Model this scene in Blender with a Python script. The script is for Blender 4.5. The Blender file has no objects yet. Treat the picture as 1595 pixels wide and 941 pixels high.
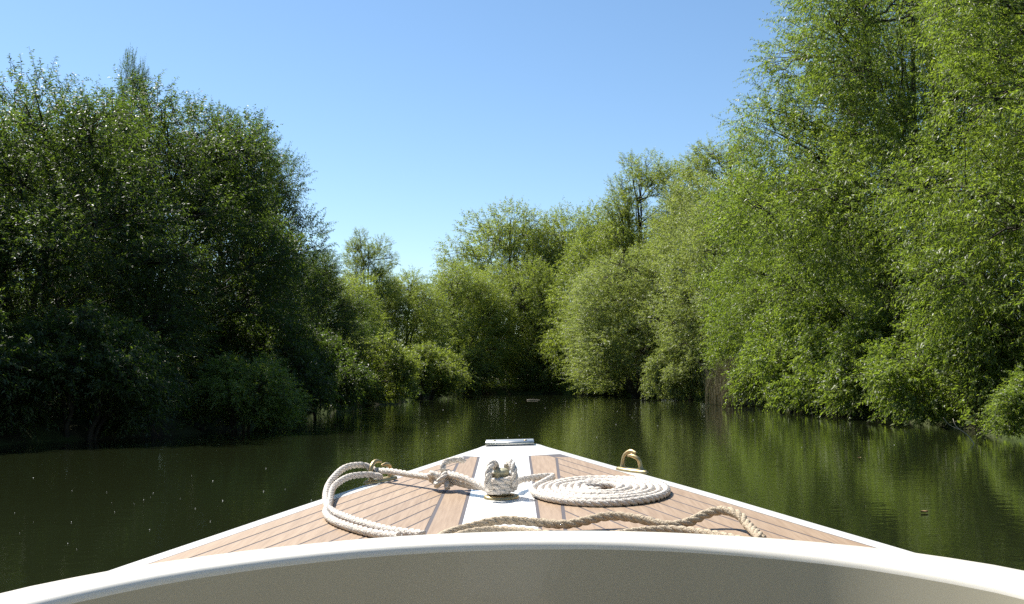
import bpy, math
import numpy as np

# ------------------------------------------------------------------ camera, sky, sun, exposure
scene = bpy.context.scene
COL = scene.collection
R = math.radians
EYE = 1.05                                   # eye height above the river, seated in the launch
cam_d = bpy.data.cameras.new('camera')
cam_d.sensor_width = 36.0
cam_d.lens = 35.0
cam_d.clip_start = 0.02
cam_d.clip_end = 3000
cam = bpy.data.objects.new('camera', cam_d)
COL.objects.link(cam)
cam.location = (0, 0, EYE)
cam.rotation_euler = (R(90 + 4.41), 0, 0)
scene.camera = cam

SUN_ELEV, SUN_AZ = 54.0, -50.0               # azimuth: degrees right of the bow (+Y); negative is to port
world = bpy.data.worlds.new('World')
scene.world = world
world.use_nodes = True
wn = world.node_tree
sky = wn.nodes.new('ShaderNodeTexSky')
sky.sky_type = 'NISHITA'
sky.sun_disc = False
sky.sun_elevation = R(SUN_ELEV)
sky.sun_rotation = R(SUN_AZ)
sky.altitude = 0
sky.air_density = 1.0
sky.dust_density = 0.2
sky.ozone_density = 2.5
bg = wn.nodes['Background']
bg.inputs['Strength'].default_value = 0.083
hsv = wn.nodes.new('ShaderNodeHueSaturation')      # the camera's rendering of a clear May sky
hsv.inputs['Hue'].default_value = 0.497
hsv.inputs['Saturation'].default_value = 1.08
wn.links.new(sky.outputs[0], hsv.inputs['Color'])
wn.links.new(hsv.outputs[0], bg.inputs['Color'])

sun_d = bpy.data.lights.new('sun', 'SUN')
sun_d.energy = 5.0
sun_d.angle = R(0.53)
sun_d.color = (1.0, 0.955, 0.88)
sun = bpy.data.objects.new('sun', sun_d)
COL.objects.link(sun)
sun.location = (-30, 50, 60)
sun.rotation_euler = (R(90 - SUN_ELEV), 0, R(180 - SUN_AZ))

scene.view_settings.view_transform = 'Standard'
scene.view_settings.look = 'None'
scene.view_settings.exposure = 1.0
scene.view_settings.gamma = 1.0
scene.render.engine = 'CYCLES'
scene.cycles.use_denoising = False
scene.cycles.use_adaptive_sampling = False
scene.cycles.caustics_reflective = False
scene.cycles.caustics_refractive = False
scene.cycles.max_bounces = 7
scene.cycles.diffuse_bounces = 3
scene.cycles.glossy_bounces = 3
scene.cycles.transmission_bounces = 4
scene.cycles.sample_clamp_indirect = 6.0

# ------------------------------------------------------------------ helpers
UP = np.array([0.0, 0.0, 1.0])


def nrm(v):
    return v / np.maximum(np.linalg.norm(v, axis=-1, keepdims=True), 1e-9)


def mesh_np(name, V, F, tint=None, smooth=False):
    """mesh from vertex array and an array (or list of arrays) of equal-sided faces"""
    me = bpy.data.meshes.new(name)
    Fs = F if isinstance(F, list) else [F]
    V = np.asarray(V, np.float32)
    me.vertices.add(len(V))
    me.vertices.foreach_set('co', V.ravel())
    loops = np.concatenate([f.ravel() for f in Fs]).astype(np.int32)
    sizes = np.concatenate([np.full(len(f), f.shape[1]) for f in Fs])
    starts = np.concatenate([[0], np.cumsum(sizes)[:-1]]).astype(np.int32)
    me.loops.add(len(loops))
    me.loops.foreach_set('vertex_index', loops)
    me.polygons.add(len(sizes))
    me.polygons.foreach_set('loop_start', starts)
    if smooth:
        me.polygons.foreach_set('use_smooth', np.ones(len(sizes), bool))
    if tint is not None:
        a = me.attributes.new('tint', 'FLOAT', 'FACE')
        a.data.foreach_set('value', np.asarray(tint, np.float32))
    me.update(calc_edges=True)
    me.validate()
    return me


def link(name, me, mat, parent=None, loc=None):
    o = bpy.data.objects.new(name, me)
    COL.objects.link(o)
    if mat is not None and len(me.materials) == 0:
        me.materials.append(mat)
    if parent is not None:
        o.parent = parent
    if loc is not None:
        o.location = loc
    return o


def part(name, V, F, mat, parent=None, smooth=False):
    return link(name, mesh_np(name, V, F, smooth=smooth), mat, parent)


def thing(name, V, F, mat, smooth=False):
    """one top-level mesh with its origin at its own base"""
    V = np.asarray(V, float)
    c = np.array([V[:, 0].mean(), V[:, 1].mean(), V[:, 2].min()])
    return link(name, mesh_np(name, V - c, F, smooth=smooth), mat, None, c)


def empty(name, loc=(0, 0, 0), rz=0.0):
    o = bpy.data.objects.new(name, None)
    COL.objects.link(o)
    o.location = loc
    o.rotation_euler = (0, 0, rz)
    o.empty_display_size = 0.3
    return o


def tag(o, label=None, cat=None, group=None, kind=None):
    if label:
        o['label'] = label
    if cat:
        o['category'] = cat
    if group:
        o['group'] = group
    if kind:
        o['kind'] = kind
    return o


def tubes(P, rad, sides=6, caps=False):
    """P (n,k,3) paths, rad (n,k) -> one vertex/face array"""
    n, k, _ = P.shape
    T = np.gradient(P, axis=1)
    T = nrm(T)
    ref = np.where(np.abs(T[:, :1, 2:3]) > 0.9, np.array([1.0, 0, 0]), UP)
    A = nrm(np.cross(T, ref))
    B = np.cross(T, A)
    ang = np.arange(sides) * 2 * math.pi / sides
    ring = (A[:, :, None, :] * np.cos(ang)[None, None, :, None] + B[:, :, None, :] * np.sin(ang)[None, None, :, None])
    V = P[:, :, None, :] + ring * rad[:, :, None, None]
    i = np.arange(n)[:, None, None] * k * sides
    j = np.arange(k - 1)[None, :, None] * sides
    s = np.arange(sides)[None, None, :]
    s2 = (s + 1) % sides
    F = np.stack([i + j + s, i + j + s2, i + j + sides + s2, i + j + sides + s], -1).reshape(-1, 4)
    Fs = [F]
    if caps:
        b = np.arange(n)[:, None] * k * sides + np.arange(sides)[None, ::-1]
        t = np.arange(n)[:, None] * k * sides + (k - 1) * sides + np.arange(sides)[None, :]
        Fs += [b, t]
    return V.reshape(-1, 3), Fs


def merge(items):
    Vs, by, off = [], {}, 0
    for V, F in items:
        for f in (F if isinstance(F, list) else [F]):
            by.setdefault(f.shape[1], []).append(f + off)
        Vs.append(V)
        off += len(V)
    return np.concatenate(Vs), [np.concatenate(v) for v in by.values()]


def smooth_path(pts, n, passes=3):
    """Catmull-Rom through the points, evenly resampled to n samples"""
    p = np.asarray(pts, float)
    p = np.vstack([2 * p[0] - p[1], p, 2 * p[-1] - p[-2]])
    out = []
    for i in range(1, len(p) - 2):
        t = np.linspace(0, 1, 24, endpoint=False)[:, None]
        a, b, c, d = p[i - 1], p[i], p[i + 1], p[i + 2]
        out.append(0.5 * ((2 * b) + (c - a) * t + (2 * a - 5 * b + 4 * c - d) * t ** 2 + (-a + 3 * b - 3 * c + d) * t ** 3))
    out.append(p[-2][None])
    q = np.vstack(out)
    s = np.concatenate([[0], np.cumsum(np.linalg.norm(np.diff(q, axis=0), axis=1))])
    u = np.linspace(0, s[-1], n)
    return np.stack([np.interp(u, s, q[:, i]) for i in range(3)], 1), s[-1]


# ------------------------------------------------------------------ materials
def new_mat(name):
    m = bpy.data.materials.new(name)
    m.use_nodes = True
    nt = m.node_tree
    return m, nt, nt.nodes['Principled BSDF'], nt.nodes['Material Output']


def plain(name, col, rough=0.5, metal=0.0, noise=None, bump=0.0, spec=0.5, coat=0.0, stretch=(1, 1, 1)):
    """procedural: base colour varied by a noise ((scale, amount)), optional fine relief"""
    m, nt, b, _ = new_mat(name)
    b.inputs['Roughness'].default_value = rough
    b.inputs['Metallic'].default_value = metal
    b.inputs['Specular IOR Level'].default_value = spec
    b.inputs['Coat Weight'].default_value = coat
    sc, am = noise or (8.0, 0.06)
    tc = nt.nodes.new('ShaderNodeTexCoord')
    n = nt.nodes.new('ShaderNodeTexNoise')
    n.inputs['Scale'].default_value = sc
    n.inputs['Detail'].default_value = 6
    mp = nt.nodes.new('ShaderNodeMapping')
    mp.inputs['Scale'].default_value = stretch
    nt.links.new(tc.outputs['Object'], mp.inputs['Vector'])
    nt.links.new(mp.outputs[0], n.inputs['Vector'])
    mr = nt.nodes.new('ShaderNodeMapRange')
    mr.inputs['From Min'].default_value = 0.25
    mr.inputs['From Max'].default_value = 0.75
    mr.inputs['To Min'].default_value = 1 - am
    mr.inputs['To Max'].default_value = 1 + am
    nt.links.new(n.outputs['Fac'], mr.inputs['Value'])
    mx = nt.nodes.new('ShaderNodeVectorMath')
    mx.operation = 'SCALE'
    mx.inputs[0].default_value = col
    nt.links.new(mr.outputs[0], mx.inputs['Scale'])
    nt.links.new(mx.outputs[0], b.inputs['Base Color'])
    if bump:
        bp = nt.nodes.new('ShaderNodeBump')
        bp.inputs['Strength'].default_value = bump
        bp.inputs['Distance'].default_value = 0.01
        nt.links.new(n.outputs['Fac'], bp.inputs['Height'])
        nt.links.new(bp.outputs[0], b.inputs['Normal'])
    return m


def leaf_mat(name, dark, mid, light, trans, tw=0.38, rough=0.36):
    m, nt, b, out = new_mat(name)
    at = nt.nodes.new('ShaderNodeAttribute')
    at.attribute_name = 'tint'
    cr = nt.nodes.new('ShaderNodeValToRGB')
    e = cr.color_ramp.elements
    e[0].position, e[0].color = 0.0, (*dark, 1)
    e[1].position, e[1].color = 1.0, (*light, 1)
    k = e.new(0.55)
    k.color = (*mid, 1)
    nt.links.new(at.outputs['Fac'], cr.inputs['Fac'])
    nt.links.new(cr.outputs[0], b.inputs['Base Color'])
    b.inputs['Roughness'].default_value = rough
    b.inputs['Specular IOR Level'].default_value = 0.5
    tr = nt.nodes.new('ShaderNodeBsdfTranslucent')
    mu = nt.nodes.new('ShaderNodeMix')
    mu.data_type = 'RGBA'
    mu.blend_type = 'MULTIPLY'
    mu.inputs['Factor'].default_value = 1
    nt.links.new(cr.outputs[0], mu.inputs['A'])
    mu.inputs['B'].default_value = (*trans, 1)
    nt.links.new(mu.outputs['Result'], tr.inputs['Color'])
    ms = nt.nodes.new('ShaderNodeMixShader')
    ms.inputs[0].default_value = tw
    nt.links.new(b.outputs[0], ms.inputs[1])
    nt.links.new(tr.outputs[0], ms.inputs[2])
    nt.links.new(ms.outputs[0], out.inputs['Surface'])
    return m


M = {}
M['gel'] = plain('white_gelcoat', (0.80, 0.79, 0.76), 0.28, noise=(3.0, 0.025), coat=0.3)
M['cream'] = plain('shaded_gelcoat', (0.415, 0.385, 0.295), 0.20, noise=(5.0, 0.05), coat=0.25, stretch=(1, 1, 0.12))  # rim's gelcoat darkened: inner-face shade and green bounce put into the colour
M['rim'] = plain('rim_gelcoat', (0.74, 0.70, 0.62), 0.30, noise=(4.0, 0.03), coat=0.3)
M['caulk'] = plain('grey_caulking', (0.07, 0.06, 0.065), 0.7)
M['brass'] = plain('aged_brass', (0.44, 0.34, 0.18), 0.46, 1.0, noise=(40, 0.25))
M['alu'] = plain('dull_alloy', (0.62, 0.60, 0.55), 0.38, 1.0, noise=(30, 0.1))
M['rope'] = plain('white_rope', (0.64, 0.58, 0.51), 0.85, noise=(260, 0.16), bump=0.5, spec=0.2)
M['rope_old'] = plain('weathered_rope', (0.44, 0.36, 0.26), 0.9, noise=(260, 0.2), bump=0.5, spec=0.2)
M['bark'] = plain('willow_bark', (0.055, 0.045, 0.033), 0.9, noise=(9, 0.45), bump=0.8, spec=0.2)
M['floor'] = plain('cockpit_floor', (0.30, 0.24, 0.17), 0.6)
M['fluff'] = plain('willow_fluff', (0.52, 0.52, 0.48), 0.9)
M['drift'] = plain('bleached_stick', (0.36, 0.31, 0.23), 0.8)
M['brown_leaf'] = plain('dead_leaf', (0.30, 0.20, 0.09), 0.6, noise=(60, 0.3))


def teak():
    m, nt, b, _ = new_mat('teak')
    tc = nt.nodes.new('ShaderNodeTexCoord')
    mp = nt.nodes.new('ShaderNodeMapping')
    mp.inputs['Scale'].default_value = (160, 9, 60)
    nt.links.new(tc.outputs['Object'], mp.inputs['Vector'])
    n = nt.nodes.new('ShaderNodeTexNoise')
    n.inputs['Scale'].default_value = 1.0
    n.inputs['Detail'].default_value = 8
    nt.links.new(mp.outputs[0], n.inputs['Vector'])
    oi = nt.nodes.new('ShaderNodeObjectInfo')
    ad = nt.nodes.new('ShaderNodeMath')
    ad.operation = 'MULTIPLY_ADD'
    ad.inputs[1].default_value = 0.22
    nt.links.new(oi.outputs['Random'], ad.inputs[0])
    nt.links.new(n.outputs['Fac'], ad.inputs[2])
    cr = nt.nodes.new('ShaderNodeValToRGB')
    e = cr.color_ramp.elements
    e[0].position, e[0].color = 0.25, (0.225, 0.148, 0.088, 1)
    e[1].position, e[1].color = 0.95, (0.375, 0.270, 0.178, 1)
    nt.links.new(ad.outputs[0], cr.inputs['Fac'])
    nt.links.new(cr.outputs[0], b.inputs['Base Color'])
    b.inputs['Roughness'].default_value = 0.55
    bp = nt.nodes.new('ShaderNodeBump')
    bp.inputs['Strength'].default_value = 0.15
    bp.inputs['Distance'].default_value = 0.002
    nt.links.new(n.outputs['Fac'], bp.inputs['Height'])
    nt.links.new(bp.outputs[0], b.inputs['Normal'])
    return m


M['teak'] = teak()
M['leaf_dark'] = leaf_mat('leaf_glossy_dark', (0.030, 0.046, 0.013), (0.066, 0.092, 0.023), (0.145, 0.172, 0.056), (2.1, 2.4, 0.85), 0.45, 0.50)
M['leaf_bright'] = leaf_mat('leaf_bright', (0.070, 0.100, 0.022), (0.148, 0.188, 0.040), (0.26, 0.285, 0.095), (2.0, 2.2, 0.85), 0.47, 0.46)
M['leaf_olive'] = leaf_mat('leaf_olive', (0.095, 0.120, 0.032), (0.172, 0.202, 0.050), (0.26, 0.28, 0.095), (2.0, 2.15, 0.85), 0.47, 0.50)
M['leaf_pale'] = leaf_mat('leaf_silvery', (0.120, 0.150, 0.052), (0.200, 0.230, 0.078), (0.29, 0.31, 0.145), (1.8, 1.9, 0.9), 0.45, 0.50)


def water_mat():
    m, nt, b, _ = new_mat('river_water')
    b.inputs['Base Color'].default_value = (0.010, 0.013, 0.005, 1)
    b.inputs['Roughness'].default_value = 0.012
    b.inputs['IOR'].default_value = 1.333
    tc = nt.nodes.new('ShaderNodeTexCoord')
    prev = None
    for sc, dist, st in (((1.0, 1.6, 1), 0.010, 0.30), ((6.0, 9.0, 1), 0.0044, 0.44), ((26, 34, 1), 0.0007, 0.5)):
        mp = nt.nodes.new('ShaderNodeMapping')
        mp.inputs['Scale'].default_value = sc
        nt.links.new(tc.outputs['Object'], mp.inputs['Vector'])
        n = nt.nodes.new('ShaderNodeTexNoise')
        n.inputs['Scale'].default_value = 1.0
        n.inputs['Detail'].default_value = 3
        nt.links.new(mp.outputs[0], n.inputs['Vector'])
        bp = nt.nodes.new('ShaderNodeBump')
        bp.inputs['Strength'].default_value = st
        bp.inputs['Distance'].default_value = dist
        nt.links.new(n.outputs['Fac'], bp.inputs['Height'])
        if prev:
            nt.links.new(prev.outputs[0], bp.inputs['Normal'])
        prev = bp
    nt.links.new(prev.outputs[0], b.inputs['Normal'])
    return m


M['water'] = water_mat()


def ground_mat():
    m, nt, b, _ = new_mat('bank_soil_and_grass')
    tc = nt.nodes.new('ShaderNodeTexCoord')
    n = nt.nodes.new('ShaderNodeTexNoise')
    n.inputs['Scale'].default_value = 0.7
    n.inputs['Detail'].default_value = 9
    nt.links.new(tc.outputs['Object'], n.inputs['Vector'])
    cr = nt.nodes.new('ShaderNodeValToRGB')
    e = cr.color_ramp.elements
    e[0].position, e[0].color = 0.38, (0.035, 0.028, 0.018, 1)
    e[1].position, e[1].color = 0.62, (0.050, 0.070, 0.020, 1)
    nt.links.new(n.outputs['Fac'], cr.inputs['Fac'])
    nt.links.new(cr.outputs[0], b.inputs['Base Color'])
    b.inputs['Roughness'].default_value = 0.9
    b.inputs['Specular IOR Level'].default_value = 0.08
    return m


M['ground'] = ground_mat()

# ------------------------------------------------------------------ setting: water and banks
BY = [-60, -20, 5, 12, 16, 19, 25, 30, 37, 46, 56, 63, 67, 69.5]
BL = [-11, -10, -9.2, -8.8, -8.0, -6.2, -5.6, -5.8, -5.8, -4.9, -4.6, -4.0, -2.0, 0.6]
BR = [11, 10, 9.4, 9.2, 8.6, 9.0, 9.8, 9.0, 9.6, 10.2, 9.0, 7.2, 4.5, 1.4]


def bank_dist(x, y):
    """>0 on land: metres (roughly) away from the water's edge"""
    l = np.interp(y, BY, BL)
    r = np.interp(y, BY, BR)
    return np.maximum(np.maximum(l - x, x - r), (y - 69.0) * 0.9)


water = part('water', np.array([(-700, -700, 0), (700, -700, 0), (700, 700, 0), (-700, 700, 0)], float), np.array([[0, 1, 2, 3]]), M['water'])
tag(water, 'dark green slow river water mirroring the willows', 'water', kind='structure')

rng = np.random.default_rng(5)
gx = np.concatenate([[-700, -300, -120, -60, -40], np.arange(-30, 30.1, 0.75), [40, 60, 120, 300, 700]])
gy = np.concatenate([[-700, -300, -120, -60, -40, -30, -20], np.arange(-12, 90, 0.75), [95, 110, 150, 300, 700]])
X, Y = np.meshgrid(gx, gy)
wob = 0.35 * np.sin(X * 1.3 + Y * 0.7) * np.sin(Y * 1.1 - X * 0.4) + 0.2 * np.sin(Y * 2.3 + X)
D = bank_dist(X, Y) + wob
Z = -0.7 + 1.05 / (1 + np.exp(-D * 3.2)) + np.clip(D, 0, 12) * 0.03 + rng.normal(0, 0.02, X.shape) * (D > 0)
n0, n1 = X.shape
ii = np.arange(n0 * n1).reshape(n0, n1)
F = np.stack([ii[:-1, :-1], ii[:-1, 1:], ii[1:, 1:], ii[1:, :-1]], -1).reshape(-1, 4)
ground = part('ground', np.stack([X, Y, Z], -1).reshape(-1, 3), F, M['ground'], smooth=True)
tag(ground, 'earthy grassy river banks under the trees', 'ground', kind='structure')


# ------------------------------------------------------------------ trees
def leaves_on(rng, P, d, L, nleaf, ll, lw, droop, spread=0.8, hang=0.35, t0=0.05):
    """narrow leaves along arching shoots; returns vertex and face arrays and a tint per leaf"""
    n = len(P)
    t = np.linspace(t0, 1, nleaf)[None, :, None] + rng.uniform(-0.02, 0.02, (n, nleaf, 1))
    L = L[:, None, None]
    base = P[:, None, :] + d[:, None, :] * L * t
    base[..., 2] -= (droop[:, None, None] * L * t ** 2)[..., 0]
    tan = d[:, None, :] * np.ones_like(t)
    tan[..., 2] -= (2 * droop[:, None, None] * t)[..., 0]
    tan = nrm(tan)
    perp = rng.normal(size=(n, nleaf, 3))
    perp -= tan * np.sum(perp * tan, -1, keepdims=True)
    perp = nrm(perp)
    ld = tan * 0.55 + perp * spread
    ld[..., 2] -= hang
    ld = nrm(ld).reshape(-1, 3)
    base = base.reshape(-1, 3)
    up = nrm(rng.normal(size=ld.shape) + UP * 0.7)
    wv = nrm(np.cross(ld, up))
    nn = np.cross(wv, ld)
    sz = rng.uniform(0.65, 1.25, (len(ld), 1))
    # leaves get smaller toward the shoot's tip
    sz *= np.broadcast_to(1.05 - 0.4 * t ** 3, (n, nleaf, 1)).reshape(-1, 1)
    l, w = ll * sz, lw * sz * 0.5
    mid = base + ld * l * 0.42 + nn * l * 0.04
    tip = base + ld * l - UP * l * 0.10
    V = np.stack([base, mid + wv * w, tip, mid - wv * w], 1).reshape(-1, 3)
    F = np.arange(len(V)).reshape(-1, 4)
    tint = np.clip(rng.normal(0.45, 0.22, (n, 1)) * 0.6 + rng.normal(0.45, 0.25, (n, nleaf)) * 0.4, 0, 1).ravel()
    return V, F, tint


def make_tree(seed, W, H, z0, nl, nsh, nleaf, ll, lw, shoot=(0.5, 0.95), updir=0.45, droop=0.35, top_open=0.0,
              stems=3, twigs=True, shape=0.62, wood=0.11, lob=(0.20, 0.33)):
    """crown and trunk meshes of one multi-stemmed willow, base at the origin"""
    rng = np.random.default_rng(seed)
    lobes = []
    for i in range(nl):
        t = ((i + 0.5) / nl) ** 0.85
        env = W * math.sin(math.pi * (0.20 + 0.68 * t)) ** shape
        a = i * 2.39996 + rng.uniform(-0.5, 0.5)
        lr = W * rng.uniform(*lob) * (1.0 - 0.35 * t * top_open)
        rr = max(0.0, env - lr * 0.8) * math.sqrt(rng.uniform(0.35, 1.05))
        z = z0 + lr * 0.5 + t * (H - z0 - lr * 1.3) + rng.uniform(-0.2, 0.2)
        lobes.append((rr * math.cos(a), rr * math.sin(a), z, lr, lr * rng.uniform(0.75, 1.05)))
    lobes = np.array(lobes)
    C, rh, rv = lobes[:, :3], lobes[:, 3], lobes[:, 4]
    # ---- wood
    items = []
    st_ang = rng.uniform(0, 6.28) + np.arange(stems) * 2 * math.pi / stems
    sbase = np.stack([np.cos(st_ang), np.sin(st_ang), np.zeros(stems)], 1) * 0.22 * (stems > 1)
    tt = np.linspace(0, 1, 9)[:, None]
    limb, lrad = [None] * nl, [None] * nl
    mains = list(range(nl - 1, -1, -5))
    for i in mains + [k_ for k_ in range(nl) if k_ not in mains]:
        c = C[i]
        if i in mains:
            sidx = np.argmax((sbase * c).sum(1)) if stems > 1 else 0
            b = sbase[sidx] - UP * 0.5
            c1 = b + np.array([c[0] * 0.14, c[1] * 0.14, c[2] * 0.42 + 0.5])
            c2 = np.array([c[0] * 0.60, c[1] * 0.60, c[2] * 0.80])
            r0, r1 = wood * rng.uniform(1.0, 1.4), 0.022
        else:                                       # a bough leaving the nearest main limb below it
            cand = np.concatenate([limb[m_][2:7] for m_ in mains])
            cost = np.linalg.norm(cand - c, axis=1) + np.where(cand[:, 2] > c[2] - 0.1 * H * 0.3, 3.0, 0)
            b = cand[np.argmin(cost)]
            c1 = b + (c - b) * 0.3 + UP * rng.uniform(0.1, 0.5) + rng.normal(0, 0.15, 3)
            c2 = b + (c - b) * 0.7 + UP * rng.uniform(0.0, 0.4) + rng.normal(0, 0.15, 3)
            r0, r1 = wood * rng.uniform(0.35, 0.5), 0.014
        q = (1 - tt) ** 3 * b + 3 * (1 - tt) ** 2 * tt * c1 + 3 * (1 - tt) * tt ** 2 * c2 + tt ** 3 * c
        q[1:-1] += rng.normal(0, 0.05, (7, 3)) * W * 0.28
        limb[i] = q
        lrad[i] = np.interp(tt[:, 0], [0, 0.35, 1], [r0, r0 * 0.6, r1])
    limb = np.array(limb)
    items.append(tubes(limb, np.array(lrad), 6))
    nb = 11
    k = rng.uniform(0.45, 1.0, (nl, nb))
    idx = (k * 8).astype(int).clip(0, 8)
    S = limb[np.arange(nl)[:, None], idx]
    u = nrm(rng.normal(size=(nl, nb, 3)) + np.array([0, 0, 0.35]))
    E_ = C[:, None] + u * np.stack([rh, rh, rv], -1)[:, None] * 0.85
    t5 = np.linspace(0, 1, 5)[None, None, :, None]
    q = S[:, :, None] * (1 - t5) + E_[:, :, None] * t5
    q[:, :, 1:4] += rng.normal(0, 0.06, (nl, nb, 3, 3))
    q[..., 2] += (np.sin(t5 * math.pi) * 0.12)[..., 0]
    br = np.linspace(0.020, 0.005, 5) * wood / 0.11
    items.append(tubes(q.reshape(-1, 5, 3), np.tile(br, (nl * nb, 1)), 4))
    # ---- shoots
    wts = rh ** 2
    li = rng.choice(nl, nsh, p=wts / wts.sum())
    u = nrm(rng.normal(size=(nsh, 3)))
    rad = rng.uniform(0.25, 1.0, nsh) ** 0.5
    P = C[li] + u * rad[:, None] * np.stack([rh, rh, rv], -1)[li]
    dist = np.min(np.linalg.norm((P[:, None] - C[None]) / np.stack([rh, rh, rv], -1)[None], axis=-1), 1)
    keep = (dist > 0.42) | (rng.random(nsh) < 0.35)
    ht = np.clip((P[:, 2] - z0) / (H - z0), 0, 1)
    keep &= rng.random(nsh) > top_open * np.clip((ht - 0.55) / 0.45, 0, 1) * 0.75
    keep &= P[:, 2] > 0.12
    P, u, ht = P[keep], u[keep], ht[keep]
    out = P * np.array([1, 1, 0]) / max(W, 0.1)
    d = nrm(u * 0.75 + UP * (updir + 0.45 * ht[:, None]) + out * 0.55 + rng.normal(0, 0.42, P.shape))
    L = rng.uniform(*shoot, len(P))
    dr = droop * rng.uniform(0.3, 1.4, len(P)) * (1.15 - 0.6 * ht)
    P = P - d * L[:, None] * 0.35
    V, F, tint = leaves_on(rng, P, d, L, nleaf, ll, lw, dr)
    ok = V.reshape(-1, 4, 3)[..., 2].min(1) > -0.03
    V, tint = V.reshape(-1, 4, 3)[ok].reshape(-1, 3), tint[ok]
    F = np.arange(len(V)).reshape(-1, 4)
    crown = mesh_np('crown', V, F, tint)
    if twigs:
        t3 = np.array([0, 0.5, 1.0])[None, :, None]
        P2, d2, L2, dr2 = P[::2], d[::2], L[::2], dr[::2]
        Q = P2[:, None] + d2[:, None] * L2[:, None, None] * t3
        Q[..., 2] -= dr2[:, None] * L2[:, None] * t3[..., 0] ** 2
        items.append(tubes(Q, np.tile(np.array([0.0055, 0.004, 0.0018]), (len(P2), 1)), 3))
    Vw, Fw = merge(items)
    trunk = mesh_np('trunk', Vw, Fw, smooth=True)
    trunk.materials.append(M['bark'])
    return trunk, crown


KIND = {
    'left_a': make_tree(11, 4.1, 8.3, 0.2, 38, 8100, 26, 0.092, 0.028, updir=0.4, top_open=0.1, lob=(0.22, 0.36)),
    'left_b': make_tree(23, 3.3, 8.6, 0.2, 32, 6400, 26, 0.092, 0.028, updir=0.45, top_open=0.15, lob=(0.22, 0.36)),
    'right_a': make_tree(37, 5.6, 14.5, 0.25, 56, 12800, 26, 0.112, 0.028, shoot=(0.6, 1.2), updir=0.25, droop=0.5, top_open=0.25, wood=0.13, lob=(0.19, 0.31)),
    'round': make_tree(41, 4.4, 10.0, 0.2, 36, 7000, 22, 0.122, 0.040, updir=0.35, top_open=0.1, twigs=False, lob=(0.22, 0.38)),
    'pale': make_tree(53, 4.6, 11.0, 0.15, 42, 7600, 22, 0.118, 0.038, updir=0.35, top_open=0.15, twigs=False, lob=(0.22, 0.36)),
    'tall': make_tree(67, 3.9, 15.5, 0.4, 44, 6600, 22, 0.122, 0.036, updir=0.6, top_open=0.6, twigs=True, shape=0.7),
    'bush': make_tree(71, 1.8, 2.3, 0.0, 18, 1800, 24, 0.092, 0.030, shoot=(0.35, 0.8), updir=0.3, droop=0.55, wood=0.05, stems=4),
}


def tree(kind, name, x, y, leaf, label, cat, group, s=1.0, sz=None, rz=0.0, z=0.15):
    """one tree: an Empty at its base over its own trunk and crown"""
    tr, cr = KIND[kind]
    o = empty(name, (x, y, z), rz)
    o.scale = (s, s, sz or s)
    a = bpy.data.objects.new('trunk', tr)
    b = bpy.data.objects.new('crown', cr)
    for c in (a, b):
        COL.objects.link(c)
        c.parent = o
    if len(cr.materials) == 0:
        cr.materials.append(None)
    b.material_slots[0].link = 'OBJECT'
    b.material_slots[0].material = M[leaf]
    b['kind'] = 'stuff'
    return tag(o, label, cat, group)


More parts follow.
